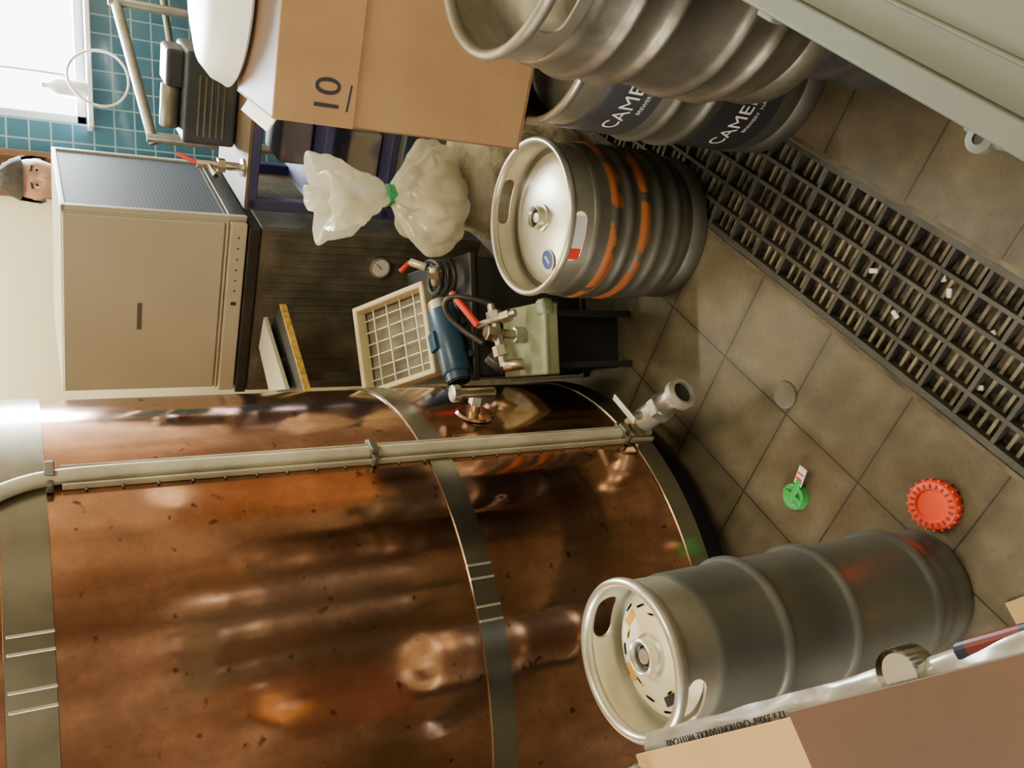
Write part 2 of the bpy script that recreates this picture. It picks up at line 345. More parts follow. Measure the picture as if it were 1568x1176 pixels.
# ---------- copper tank
TX,TY,TR=-.71,2.27,.735; TB,TT=.15,1.95
def copper_mat():
    m=bpy.data.materials.new('copper_cladding'); m.use_nodes=True; nt=m.node_tree; P=nt.nodes['Principled BSDF']
    P.inputs['Metallic'].default_value=1
    tc=nt.nodes.new('ShaderNodeTexCoord')
    mp=nt.nodes.new('ShaderNodeMapping'); mp.inputs['Scale'].default_value=(1,1,.10); nt.links.new(tc.outputs['Object'],mp.inputs['Vector'])
    n=nt.nodes.new('ShaderNodeTexNoise'); n.inputs['Scale'].default_value=9; n.inputs['Detail'].default_value=5; nt.links.new(mp.outputs[0],n.inputs['Vector'])
    r=nt.nodes.new('ShaderNodeValToRGB'); e=r.color_ramp.elements; e[0].position=.32; e[1].position=.68
    e[0].color=(.46,.225,.135,1); e[1].color=(.82,.47,.30,1); nt.links.new(n.outputs['Fac'],r.inputs['Fac'])
    c=nt.nodes.new('ShaderNodeTexNoise'); c.inputs['Scale'].default_value=3.2; c.inputs['Detail'].default_value=10; c.inputs['Roughness'].default_value=.72; nt.links.new(tc.outputs['Object'],c.inputs['Vector'])
    rc=nt.nodes.new('ShaderNodeValToRGB'); e=rc.color_ramp.elements; e[0].position=.40; e[1].position=.60
    e[0].color=(.52,.50,.49,1); e[1].color=(1,1,1,1); nt.links.new(c.outputs['Fac'],rc.inputs['Fac'])
    mu=nt.nodes.new('ShaderNodeMix'); mu.data_type='RGBA'; mu.blend_type='MULTIPLY'; mu.inputs[0].default_value=.85
    nt.links.new(r.outputs['Color'],mu.inputs[6]); nt.links.new(rc.outputs['Color'],mu.inputs[7])
    s=nt.nodes.new('ShaderNodeTexNoise'); s.inputs['Scale'].default_value=34; s.inputs['Detail'].default_value=5; nt.links.new(tc.outputs['Object'],s.inputs['Vector'])
    r2=nt.nodes.new('ShaderNodeValToRGB'); e=r2.color_ramp.elements; e[0].position=.65; e[1].position=.72
    e[0].color=(0,0,0,1); e[1].color=(1,1,1,1); nt.links.new(s.outputs['Fac'],r2.inputs['Fac'])
    mx=nt.nodes.new('ShaderNodeMix'); mx.data_type='RGBA'; nt.links.new(r2.outputs['Color'],mx.inputs[0]); nt.links.new(mu.outputs[2],mx.inputs[6]); mx.inputs[7].default_value=(.20,.10,.06,1)
    nt.links.new(mx.outputs[2],P.inputs['Base Color'])
    mr=nt.nodes.new('ShaderNodeMapRange'); mr.inputs['From Min'].default_value=.35; mr.inputs['From Max'].default_value=.65; mr.inputs['To Min'].default_value=.20; mr.inputs['To Max'].default_value=.055; nt.links.new(c.outputs['Fac'],mr.inputs['Value']); nt.links.new(mr.outputs[0],P.inputs['Roughness'])
    b=nt.nodes.new('ShaderNodeBump'); b.inputs['Strength'].default_value=.08; b.inputs['Distance'].default_value=.01
    n4=nt.nodes.new('ShaderNodeTexNoise'); n4.inputs['Scale'].default_value=6; n4.inputs['Detail'].default_value=2; nt.links.new(tc.outputs['Object'],n4.inputs['Vector'])
    nt.links.new(n4.outputs['Fac'],b.inputs['Height']); nt.links.new(b.outputs[0],P.inputs['Normal'])
    return m
cop=copper_mat()
tk=grp('copper_brewing_tank',(TX,TY,0))
prof=[(TR-.03,TB),(TR,TB),(TR,TB+.02)]+[(TR,TB+.02+(TT-TB-.02)*i/8) for i in range(1,9)]+[(TR-.02,TT+.03),(TR*.8,TT+.12),(TR*.5,TT+.2),(TR*.22,TT+.24),(TR*.2,TT+.3),(0,TT+.32)]
lathe('shell',prof,cop,tk,160)
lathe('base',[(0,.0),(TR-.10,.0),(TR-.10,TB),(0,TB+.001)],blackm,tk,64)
bandm=M('steel_hoop',(.38,.37,.31),.22,1,(.26,.25,.20),10,4)
for i,(a0,a1) in enumerate(((TB-.002,.208),(.742,.80),(1.565,1.64))):
    lathe('hoop_%d'%i,[(TR+.0005,a0),(TR+.005,a0+.001),(TR+.005,a1-.001),(TR+.0005,a1)],bandm,tk,160)
def tp(az,z,out=0):
    return ((TR+out)*math.cos(az),(TR+out)*math.sin(az),z)
azt=math.atan2(1.81-TY,-.122-TX)
for hz in (.771,1.60):
    jl=[]
    for da in (-.42,-.46,-.54,-.58):
        jl.append((*tp(azt+da,hz,.0055),.003,.005,.056 if hz<1 else .07,(0,0,azt+da)))
    boxes('hoop_joint',jl,steel_br,tk,bevel=.001)
pts=[tp(azt,TB-.01,.012),tp(azt,.5,.012),tp(azt,.9,.012),tp(azt,1.3,.012),tp(azt,1.52,.014),tp(azt-.02,1.60,.018),tp(azt-.08,1.68,.02),tp(azt-.2,1.74,.02),tp(azt-.4,1.77,.02)]
tube('sight_pipe',pts,.015,cream,tk)
z0,z1=TB-.01,1.54
mid_=(z0+z1)/2
px,py,_=tp(azt,0,.004)
boxes('trim_channel',[(px,py,mid_,.004,.050,z1-z0,(0,0,azt)) ,(*tp(azt+.035,mid_,.008),.014,.004,z1-z0,(0,0,azt)),(*tp(azt-.035,mid_,.008),.014,.004,z1-z0,(0,0,azt))],cream,tk,bevel=.001)
bm=bmesh.new()
for i in range(22):
    for s in (-.042,.042):
        p=tp(azt+s,z0+.04+i*(z1-z0-.08)/21,.003)
        bmesh.ops.create_uvsphere(bm,u_segments=8,v_segments=6,radius=.0036,matrix=Matrix.Translation(p))
finish(bm,'rivets',steel_dk,tk,True)
for i,z in enumerate((.23,.93,1.56)):
    q=tp(azt,z,.02)
    boxes('bracket_%d'%i,[(q[0],q[1],z,.034,.034,.018,(0,0,azt)),(*tp(azt,z,.012),.022,.070,.012,(0,0,azt))],steel_dk,tk,bevel=.003)
az2=azt+.20
cylp('valve_stub',tp(az2,.60),tp(az2,.60,.06),.012,brass,tk)
cylp('valve_hex',tp(az2,.60,.03),tp(az2,.60,.055),.021,steel,tk,segs=6)
cylp('valve_body',tp(az2,.555,.062),tp(az2,.66,.062),.013,brass,tk)
cylp('valve_knob',tp(az2,.655,.062),tp(az2,.675,.062),.022,steel,tk,segs=8)
lathe('valve_reflection',[(.0001,.006),(.045,.006),(.05,0)],cop,tk,40,loc=tp(az2,.60,.001),rot=(0,math.pi/2,az2))  # copper disc shaped as the valve's reflection on the shell
s=Vector(tp(azt+.05,.185,-.02)); d=Vector((.42,-.90,-.04)).normalized()
cylp('outlet_pipe',s,s+d*.12,.021,steel,tk)
cylp('outlet_nut',s+d*.05,s+d*.08,.036,brass,tk,segs=6)
cylp('ball_body',s+d*.09,s+d*.16,.033,steel_br,tk)
cylp('outlet_nut2',s+d*.155,s+d*.18,.040,steel,tk,segs=6)
cylp('outlet_coupling',s+d*.18,s+d*.25,.030,steel,tk)
lathe('coupling_mouth',[(.022,0),(.040,0),(.042,.02),(.034,.026),(.027,.024),(.024,-.01)],steel_br,tk,32,loc=s+d*.235,rot=d.to_track_quat('Z','Y').to_euler())
lathe('coupling_bore',[(.0,.0),(.026,.0)],blackm,tk,32,loc=s+d*.2515,rot=d.to_track_quat('Z','Y').to_euler())
t0=s+d*.12
cylp('stem',t0,t0+Vector((0,0,.06)),.010,steel,tk)
boxes('lever',[(t0.x+.02,t0.y+.03,t0.z+.062,.12,.018,.006,(0,.1,1.0))],steel_br,tk,bevel=.002)
boxes('lever_red',[(s.x-.03,s.y-.02,s.z+.055,.07,.022,.012,(0,.1,.2))],red,tk,bevel=.004)

# ---------- kegs
k1m=bandmat(steel_dk,'keg_orange_hoops',(.36,.11,.026),[(.288,.325),(.200,.232)],.55)
k1=keg('steel_keg',(.455,1.89,0.0),.203,.45,k1m,steel_br,steel_br,[.11,.165,.215,.262,.31],math.radians(-115),'sticker',ribh=.005,hole=(.125,.038))
def arc_patch(name,r,a0,a1,z0,z1,mat,parent):
    bm=bmesh.new(); n_=10; rows=[]
    for i in range(n_+1):
        t=a0+(a1-a0)*i/n_
        rows.append([bm.verts.new((rr*math.cos(t),rr*math.sin(t),z)) for rr,z in ((r,z0),(r,z1),(r-.002,z1),(r-.002,z0))])
    for i in range(n_):
        for j in range(4): bm.faces.new((rows[i][j],rows[i+1][j],rows[i+1][(j+1)%4],rows[i][(j+1)%4]))
    bm.faces.new(rows[0]); bm.faces.new(rows[-1][::-1])
    return finish(bm,name,mat,parent,False)
arc_patch('tape_white',.1985,-2.14,-1.74,.396,.429,white,k1)
arc_patch('tape_red',.1985,-2.30,-2.15,.397,.428,red,k1)
k2=keg('steel_keg.001',(-.447,1.12,0),.130,.765,keg_grey,steel_br,steel,[.12,.35,.52],math.radians(-112),'disc',ribh=.009,hole=(.085,.04),collar=.085)
kbm=bandmat(steel_dk,'keg_black_bands',(.030,.030,.034),[(.43,.59),(.11,.27)],.72)
kb=keg('black_keg',(.765,1.475,0),.205,.65,kbm,steel,steel_dk,[.30,.385],math.radians(-70),ribh=.008)
for z in (.50,.195):
    textmesh('lettering','CAMERON\'S',.052,wtext,kb,(0,0,0),(0,0,0),wrap=(.2055,z,math.radians(-138)))
    textmesh('small_lettering','BREWERY  HARTLEPOOL',.014,wtext,kb,(0,0,0),(0,0,0),wrap=(.2055,z-.036,math.radians(-138)))
keg('black_keg.001',(.96,1.865,0),.205,.65,kbm,steel,steel_dk,[.30,.385],1.0,ribh=.007)
keg('black_keg.002',(.75,1.03,0),.185,.435,keg_black,keg_black,steel_dk,[.16,.28],1.0,ribh=.007)
keg('steel_keg.002',(.695,1.05,.436),.205,.55,steel_dirty,steel,steel_dirty,[.13,.20,.33,.40],math.radians(-150),ribh=.009)
for i,(x,y) in enumerate(((.95,-.55),(.50,-.95),(1.35,-.15))):  # unseen stacks behind the camera, added for the copper to reflect
    keg('steel_keg.%03d'%(3+2*i),(x,y,0),.2,.53,steel,steel,steel,[.16,.34],.5+i,ribh=.009)
    keg('steel_keg.%03d'%(4+2*i),(x,y,.531),.2,.53,steel,steel,steel,[.16,.34],1.5+i,ribh=.009)

# ---------- cardboard box on kegs
bg=grp('cardboard_box',(.525,1.58,.652),math.atan2(-.459,.888))
W,Dp,Hh=.46,.30,.53
boxes('carton',[(W/2,.002,Hh/2,W,.004,Hh),(W/2,Dp,Hh/2,W,.004,Hh),(.002,Dp/2,Hh/2,.004,Dp,Hh),(W,Dp/2,Hh/2,.004,Dp,Hh),(W/2,Dp/2,.004,W,Dp,.006),(W/2,Dp/2,Hh-.01,W-.01,Dp-.01,.004)],card,bg,bevel=.001)
boxes('folded_flap',[(W/2,-.004,Hh-.077,W,.003,.154,(-.015,0,0))],card,bg,bevel=.001)
boxes('side_flap',[(-.010,Dp/2-.04,Hh-.002,.035,Dp-.08,.003,(0,.5,0))],paper,bg)
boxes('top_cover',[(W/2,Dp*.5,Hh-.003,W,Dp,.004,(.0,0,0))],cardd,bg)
textmesh('marker_text','10',.070,ink,bg,(.055,-.0065,Hh-.10),(math.pi/2,0,0))
boxes('marker_underline',[(.055,-.0065,Hh-.14,.05,.0008,.004,(0,.1,0))],ink,bg)
lathe('white_basin',[(.205,0),(.213,.006),(.208,.014),(.200,.035),(.175,.058),(.12,.072),(0,.076)],white,None,64,loc=(.885,1.82,1.1865))
boxes('cardboard_box.001',[(0,0,.265,.30,.16,.528)],card,None,bevel=.003,loc=(1.0,1.865,.653),rot=(0,0,math.atan2(-.459,.888)))

# ---------- grey work surface (near right)
tg2=grp('grey_plastic_table',(.303,.486,1.07),math.atan2(.301,.258))
tm=M('grey_green_plastic',(.105,.115,.088),.6,0,(.083,.091,.071),6,5,bump=.05,bs=60)
boxes('top',[(-.27,-.30,.015,.78,.60,.03)],tm,tg2,bevel=.008)
boxes('edge_lip',[(-.27,-.012,.033,.78,.018,.012),(-.27,-.045,.031,.78,.004,.004)],tm,tg2,bevel=.003)
lathe('hook_eye',[(.004,0),(.009,.002),(.009,.007),(.004,.008)],tm,tg2,20,closed=True,loc=(-.245,.001,.016))
lathe('hook_hole',[(0,.004),(.005,.004)],blackm,tg2,20,loc=(-.245,.001,.0185))
boxes('tabs',[(-.02,.001,.01,.02,.008,.012),(-.245,-.003,.016,.03,.010,.010)],tm,tg2,bevel=.002)
boxes('legs',[(.07,-.55,-.53,.04,.04,1.08),(-.6,-.55,-.53,.04,.04,1.08),(.07,-.30,-.53,.04,.04,1.08),(-.6,-.30,-.53,.04,.04,1.08)],tm,tg2,bevel=.004)

# ---------- open carton near left
cg=grp('open_carton',(-.41,.78,.62),math.atan2(-.442,.219))
Lx=.56; Wy=.34
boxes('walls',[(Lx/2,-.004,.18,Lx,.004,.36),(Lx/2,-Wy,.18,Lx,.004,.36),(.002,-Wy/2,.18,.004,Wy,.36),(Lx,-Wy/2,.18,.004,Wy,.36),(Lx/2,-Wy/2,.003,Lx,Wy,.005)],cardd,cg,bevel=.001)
boxes('flap_far',[(.135,-.114,.388,.27,.21,.004,(.06,-.03,0))],cardl,cg,bevel=.001)
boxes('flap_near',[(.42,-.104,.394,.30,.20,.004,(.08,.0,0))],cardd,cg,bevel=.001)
foil=M('shrink_wrap_film',(.34,.31,.24),.22,.1,(.17,.15,.11),8,4,.40,.62,bump=.2,bs=14)
bm=bmesh.new()
bmesh.ops.create_grid(bm,x_segments=110,y_segments=16,size=1)
for v in bm.verts:
    x=v.co.x; y=v.co.y
    v.co=Vector((.27+x*.27,-.008+y*(.017+.003*noise.noise(Vector((x*5,2,0)))),.368+.010*(1-y*y)+.005*noise.noise(Vector((x*5,y*1.2,0)))))
finish(bm,'shrink_wrap',foil,cg,True)
textmesh('wrap_print','12 x 330ml  CAUTION HANDLE WITH CARE',.010,ink,cg,(.15,-.006,.3850),(0,0,math.pi))
lathe('jar_lid',[(0,.02),(.026,.02),(.029,.017),(.029,0),(0,0)],chrome,cg,32,loc=(-.010,-.045,.385),rot=(.3,.2,0))
lathe('silver_can_end',[(0,.0),(.016,.0),(.019,.004),(.020,.002),(.021,-.02)],chrome,cg,32,loc=(.385,.002,.384))
boxes('yellow_pack',[(-.02,-.10,.36,.05,.06,.05,(0,.1,.3))],yellow,cg,bevel=.006)
boxes('blue_red_pack',[(.475,.003,.364,.09,.020,.014,(0,.1,0))],M('blue_pack',(.008,.012,.035),.4,0,(.13,.012,.010),22,2,.5,.52),cg,bevel=.006)
sg=grp('bottle_crate',(-.41,.78,0),math.atan2(-.442,.219))
cl=[(Lx/2,-Wy/2-.03,.31,Lx-.16,Wy-.14,.60)]
for zz in (.04,.2,.36,.5): cl.append((Lx/2,-Wy/2-.03,zz,Lx-.14,Wy-.12,.03))
boxes('crate_body',cl,blackp,sg,bevel=.005)
boxes('crate_foot',[(Lx/2,-Wy/2-.03,.005,Lx-.16,Wy-.14,.01),(Lx/2,-Wy/2-.03,.612,Lx-.2,Wy-.16,.014)],blackp,sg)

# ---------- floor objects
rc=grp('red_keg_cap',(-.262,1.06,.018))
rc.rotation_euler=(.12,-.10,.3)
lathe('disc',[(0,.008),(.030,.008),(.034,.014),(.046,.014),(.050,.010),(.051,-.008),(.047,-.010),(.045,.006),(0,.004)],redo,rc,48)
bl=[]; hl=[]
for i in range(20):
    t=i*2*math.pi/20; bl.append((.051*math.cos(t),.051*math.sin(t),.0,.006,.005,.020,(0,0,t)))
    hl.append((.040*math.cos(t),.040*math.sin(t),.0142,.009,.004,.001,(0,0,t)))
boxes('ribs',bl,redo,rc,bevel=.001)
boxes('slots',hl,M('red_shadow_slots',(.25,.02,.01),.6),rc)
gc=grp('green_plastic_clip',(-.272,1.425,0.0),-.55)
lathe('cap',[(0,.013),(.016,.014),(.026,.020),(.031,.018),(.034,.0),(.030,.0)],green,gc,32,loc=(-.006,0,.0005))
boxes('stem',[(.012,.0,.018,.062,.016,.010),(-.006,0,.018,.014,.060,.009)],green,gc,bevel=.003)
boxes('tag',[(.052,.002,.020,.05,.024,.003,(0,-.12,0))],white,gc,bevel=.001)
boxes('tag_print',[(.044,.002,.0215,.006,.018,.001,(0,-.12,0)),(.058,.002,.023,.004,.018,.001,(0,-.12,0))],red,gc)
lathe('floor_drain_cover',[(0,.003),(.030,.003),(.033,.004),(.035,.001)],M('drain_plate',(.15,.135,.098),.45,.2,(.105,.095,.07),20,4),None,40,loc=(-.034,1.453,0))
boxes('cardboard_scrap',[(0,0,.003,.05,.045,.002)],cardl,None,loc=(-.45,.90,.001),rot=(0,0,.5))

# ---------- background: pump area
pc=grp('black_crate',(0,0,0))
boxes('body',[(.235,2.52,.21,.37,.46,.40)],blackp,pc,bevel=.01)
boxes('rim',[(.235,2.52,.41,.39,.48,.02),(.235,2.52,.01,.39,.48,.02)],blackp,pc,bevel=.004)
st=grp('plastic_step_stool',(.148,2.125,0))
stm=M('green_grey_plastic',(.30,.33,.195),.45,0,(.23,.26,.15),8,5)
boxes('top',[(0,0,.327,.205,.24,.016),(0,-.112,.310,.205,.012,.045),(.095,0,.31,.012,.24,.045),(-.095,0,.31,.012,.24,.045)],stm,st,bevel=.006)
boxes('corner_foot',[(.088,-.10,.322,.05,.05,.038)],stm,st,bevel=.014)
boxes('legs',[(0,.05,.15,.17,.12,.30)]+[(sx*.075,-.07,.15,.020,.020,.30) for sx in (-1,1)],blackm,st,bevel=.004)  # black block stands in for the deep shade under the stool
pg=grp('transfer_pump',(.165,2.335,.475),.38)
cylp('motor',(-.11,0.0,-.005),(.10,.0,.0),.045,blue,pg)
cylp('motor_cap',(-.135,-.0,-.006),(-.108,0,-.005),.038,blue,pg)
lathe('motor_end_ring',[(.024,0),(.032,0),(.032,.004),(.024,.004)],blackp,pg,32,closed=True,loc=(-.139,0,-.006),rot=(0,math.pi/2,0))
boxes('feet',[(-.06,.0,-.048,.02,.08,.014),(.05,.0,-.048,.02,.08,.014)],blackp,pg,bevel=.002)
boxes('terminal_box',[(0,0.01,.046,.06,.04,.014)],blue,pg,bevel=.004)
cylp('pump_head',(.10,.0,.0),(.13,.0,.0),.04,steel,pg)
fg=grp('hose_valve_manifold',(.165,2.12,.37))
cylp('base_nut',(0,0,-.034),(0,0,0),.024,steel,fg,segs=6)
cylp('riser',(0,0,-.01),(.01,.01,.09),.014,brass,fg)
cylp('pipe_a',(-.09,-.01,.04),(.09,.02,.06),.013,steel,fg)
cylp('nut_a',(-.06,-.005,.044),(-.03,.0,.048),.023,brass,fg,segs=6)
cylp('nut_b',(.04,.01,.053),(.07,.015,.057),.022,steel_br,fg,segs=6)
cylp('nut_c',(.004,.004,.06),(.008,.008,.085),.024,brass,fg,segs=6)
cylp('pipe_b',(.06,-.05,.02),(.03,.05,.09),.011,steel,fg)
cylp('nut_d',(.055,-.035,.028),(.048,-.012,.045),.019,brass,fg,segs=6)
cylp('handle_red',(.03,.03,.10),(.13,.09,.15),.010,red,fg)
cylp('elbow',(-.09,-.01,.04),(-.085,-.05,.0),.017,brass,fg)
cylp('coupler',(-.10,.02,.02),(-.06,.05,.06),.019,rubber,fg)
tube('hose',[(.09,.02,.06),(.12,.06,.13),(.12,.10,.17),(.07,.12,.16),(.02,.09,.12),(-.02,.04,.08)],.009,rubber,fg)
ch=grp('coiled_hose',(.365,2.385,.432))
tube('coil',[((.052+.004*math.sin(t*3))*math.cos(t),(.062+.004*math.cos(t*2))*math.sin(t),.0+.0035*t) for t in [i*.45 for i in range(44)]],.008,rubber,ch)
cylp('coupling',(-.03,-.05,.075),(.02,-.07,.09),.016,steel,ch)
cylp('coupling_nut',(-.01,-.058,.08),(.008,-.066,.086),.022,brass,ch,segs=6)
cylp('tap',(.03,.01,.08),(.05,.04,.12),.012,steel_br,ch)
cylp('tap_red',(.05,.04,.12),(.02,.05,.15),.007,red,ch)
# wire dish rack
rk=grp('wire_dish_rack',(.185,2.60,.535)); rk.rotation_euler=(math.radians(28),0,math.radians(14))
w,h_=.29,.29
boxes('frame',[(0,-h_/2,0,w,.018,.05),(0,h_/2,0,w,.018,.05),(-w/2,0,0,.018,h_+.018,.05),(w/2,0,0,.018,h_+.018,.05)],M('rack_cream',(.78,.70,.45),.4,0,(.66,.57,.35),8,4),rk,bevel=.006)
wl=[(-w/2+w*i/7,0,-.01,.0035,h_,.0035) for i in range(1,7)]+[(0,-h_/2+h_*i/5,-.006,w,.0035,.0035) for i in range(1,5)]
boxes('wires',wl,M('rack_wire',(.70,.66,.52),.35,.5),rk)
boxes('rack_tray',[(0,0,-.03,w-.02,h_-.02,.005)],M('rack_tray_grime',(.26,.23,.16),.5,.2,(.10,.09,.07),12,4),rk)
boxes('rack_prop',[(0,.10,-.075,.2,.02,.09,(-.49,0,0))],blackp,rk)

# ---------- grey cabinet, base
ang=-math.radians(32)
gcab=M('grey_enamel',(.50,.48,.38),.4,0,(.45,.43,.33),3,5,bump=.03)
cb=grp('grey_equipment_cabinet',(.626,3.0,0),ang)
boxes('shell',[(-.33,.30,1.19,.66,.60,.57)],gcab,cb,bevel=.006)
boxes('front_panel',[(-.33,-.006,1.225,.645,.012,.49)],gcab,cb,bevel=.004)
boxes('bottom_rail',[(-.33,-.012,.935,.66,.028,.055),(-.33,-.004,.97,.66,.012,.008)],gcab,cb,bevel=.005)
boxes('handle_slot',[(-.36,-.0125,1.24,.10,.004,.014)],M('slot_grey',(.10,.10,.085),.6),cb)
boxes('rail_screws',[(-.05-.04*i,-.027,.935,.005,.003,.005) for i in range(6)]+[(-.30,-.027,.935,.012,.003,.018)],blackm,cb)
mesh_m=bpy.data.materials.new('perforated_mesh'); mesh_m.use_nodes=True; nt=mesh_m.node_tree; P=nt.nodes['Principled BSDF']
tc=nt.nodes.new('ShaderNodeTexCoord'); mp=nt.nodes.new('ShaderNodeMapping'); mp.inputs['Scale'].default_value=(80,80,80); nt.links.new(tc.outputs['Object'],mp.inputs['Vector'])
vo=nt.nodes.new('ShaderNodeTexVoronoi'); vo.inputs['Randomness'].default_value=0; nt.links.new(mp.outputs[0],vo.inputs['Vector']); vo.inputs['Scale'].default_value=1
rr=nt.nodes.new('ShaderNodeValToRGB'); rr.color_ramp.elements[0].position=.35; rr.color_ramp.elements[1].position=.45
rr.color_ramp.elements[0].color=(.006,.010,.016,1); rr.color_ramp.elements[1].color=(.055,.080,.12,1)
nt.links.new(vo.outputs['Distance'],rr.inputs['Fac']); nt.links.new(rr.outputs['Color'],P.inputs['Base Color']); P.inputs['Roughness'].default_value=.6
boxes('mesh_side',[(.006,.30,1.22,.012,.56,.48)],mesh_m,cb,bevel=.002)
boxes('side_trim',[(.008,.01,1.19,.02,.02,.57),(.008,.59,1.19,.02,.02,.57),(.008,.3,1.467,.02,.6,.014)],gcab,cb,bevel=.003)
boxes('side_base',[(.006,.30,.935,.02,.6,.06)],blackp,cb,bevel=.003)
db=grp('dark_boiler_stand',(.626,3.0,0),ang)
slate=M('dark_streaked_metal',(.085,.083,.064),.5,.2,(.19,.18,.135),9,7,.42,.78,bump=.3,bs=30)
boxes('body',[(-.34,.28,.43,.66,.60,.86)],slate,db,bevel=.008)
boxes('ledge',[(-.34,.28,.882,.66,.62,.040)],blackp,db,bevel=.005)
rb=[(-.66+.66*i/22,-.022,.43,.006,.005,.80) for i in range(1,22)]
boxes('ribs',rb,slate,db,bevel=.001)
lathe('gauge_case',[(0,0),(.04,0),(.042,.02),(.038,.022),(.036,.016),(0,.016)],steel,db,40,loc=(-.135,-.02,.41),rot=(math.pi/2,0,0))
lathe('gauge_face',[(.035,.017),(0,.017)],wtext,db,40,loc=(-.135,-.02,.41),rot=(math.pi/2,0,0))
boxes('gauge_needle',[(-.13,-.039,.415,.003,.001,.03,(0,.7,0))],ink,db)
sh=grp('wall_shelf',(0,0,0))
def prism(bm,pts,z0,z1):
    A=[bm.verts.new((x,y,z0)) for x,y in pts]; B=[bm.verts.new((x,y,z1)) for x,y in pts]
    bm.faces.new(A[::-1]); bm.faces.new(B)
    for i in range(len(pts)): j=(i+1)%len(pts); bm.faces.new((A[i],A[j],B[j],B[i]))
bm=bmesh.new(); prism(bm,[(.33,2.93),(.03,2.68),(.03,3.02),(.25,3.12)],.80,.822); finish(bm,'shelf_board',blackp,sh)
bm=bmesh.new(); prism(bm,[(.335,2.925),(.03,2.672),(.03,2.682),(.335,2.936)],.803,.824); finish(bm,'yellow_edge',yellow,sh)
bm=bmesh.new(); prism(bm,[(.30,3.03),(.04,2.78),(.04,3.0),(.2,3.12)],.842,.855); finish(bm,'grey_plate',gcab,sh)
boxes('bracket',[(.1,2.95,.832,.1,.1,.02),(.08,2.85,.40,.03,.03,.80)],blackp,sh)

# ---------- shelving rack with machinery
nb=M('navy_rack_paint',(.040,.042,.12),.45,0,(.06,.062,.16),8,4)
sr=grp('navy_shelving_rack',(.626,3.0,0),ang)
rl=[]
for x in (.07,.62):
    for y in (0.0,.42): rl.append((x,y,.46,.04,.04,.92))
for z in (.12,.42,.66,.90): rl.append((.345,.21,z,.58,.46,.03))
boxes('frame',rl,nb,sr,bevel=.004)
boxes('wood_shelf',[(.345,.21,.921,.58,.46,.010)],M('shelf_wood',(.16,.11,.06),.6,0,(.10,.07,.04),5,5),sr)
tmx=M('tub_mixed',(.13,.12,.16),.5,0,(.25,.23,.19),5,2,.45,.55)
boxes('tubs',[(.25,.16,.50,.18,.2,.12),(.47,.18,.49,.16,.2,.10),(.34,.2,.74,.3,.22,.11),(.3,.2,.20,.3,.2,.12)],tmx,sr,bevel=.012)
mc=grp('compressor_unit',(1.06,3.03,.927),ang)
mcm=M('compressor_dark_paint',(.03,.04,.05),.45,.2,(.06,.07,.08),7,5)
boxes('housing',[(0,0.02,.09,.30,.22,.17),(.08,.02,.2,.12,.14,.06)],mcm,mc,bevel=.012)
boxes('vents',[(-.02,-.092,.05+.02*i,.2,.006,.006) for i in range(5)],steel_dk,mc)
cylp('tank',(-.12,.0,.205),(.02,.0,.205),.032,steel_dk,mc)
vf=grp('steel_tap_fitting',(.795,2.93,.927))
lathe('foot',[(0,0),(.03,0),(.03,.008),(.014,.012)],chrome,vf,24)
cylp('body',(0,0,.008),(.0,0,.15),.014,chrome,vf)
cylp('nut',(0,0,.06),(0,0,.085),.024,steel,vf,segs=6)
cylp('spout',(0,0,.11),(-.05,-.05,.10),.010,chrome,vf)
cylp('lever',(0,0,.145),(.03,.02,.205),.007,red,vf)

# ---------- malt sack + bag
def fold(t,z): return 1+.035*math.sin(5*t+z*9)+.02*math.sin(11*t-z*14)
lathe('malt_sack',spline_prof([(0,0),(.15,.0),(.19,.03),(.205,.10),(.19,.16),(.205,.24),(.185,.32),(.15,.37),(.08,.385),(0,.388)],5),M('woven_sack',(.52,.47,.33),.8,0,(.36,.32,.22),20,5,bump=.8,bs=60),None,90,loc=(.71,2.42,0),fold=fold,crinkle=(.02,14))
def bagmat():
    m=M('plastic_bag_film',(.86,.83,.66),.16,0,(.60,.57,.42),6,5,.4,.65,bump=.9,bs=11)
    nt=m.node_tree; P=nt.nodes['Principled BSDF']; out=nt.nodes['Material Output']
    P.inputs['Specular IOR Level'].default_value=.9
    tr=nt.nodes.new('ShaderNodeBsdfTranslucent'); tr.inputs[0].default_value=(.9,.87,.68,1)
    tp_=nt.nodes.new('ShaderNodeBsdfTransparent')
    a1=nt.nodes.new('ShaderNodeMixShader'); a1.inputs[0].default_value=.3
    a2=nt.nodes.new('ShaderNodeMixShader'); a2.inputs[0].default_value=.38
    nt.links.new(P.outputs[0],a1.inputs[1]); nt.links.new(tr.outputs[0],a1.inputs[2])
    nt.links.new(a1.outputs[0],a2.inputs[1]); nt.links.new(tp_.outputs[0],a2.inputs[2]); nt.links.new(a2.outputs[0],out.inputs[0])
    return m
pl=bagmat()
bgm=grp('tied_plastic_bag',(.61,2.40,.405))
def f2(t,z):
    k=max(0,min(1,(z-.05)/.14)); return 1+(.04+.22*k)*math.sin(6*t+1.3*math.sin(3*t)+z*8)+.05*math.sin(13*t+z*30)*k+.11*math.sin(2*t+1)+.05*math.sin(3*t+z*20)
lathe('lower',spline_prof([(0,.004),(.09,.0),(.14,.025),(.155,.07),(.14,.115),(.10,.155),(.06,.185),(.03,.205),(.018,.215)],6),pl,bgm,160,fold=f2,crinkle=(.026,12))
lathe('bag_contents',spline_prof([(0,.012),(.08,.008),(.11,.03),(.11,.055),(.085,.09),(.04,.11),(0,.115)],4),M('pale_grain',(.60,.53,.34),.8,0,(.46,.40,.24),30,4),bgm,60,crinkle=(.02,12))
def f3(t,z):
    return 1+.30*math.sin(5*t+z*6)+.10*math.sin(8*t+1)
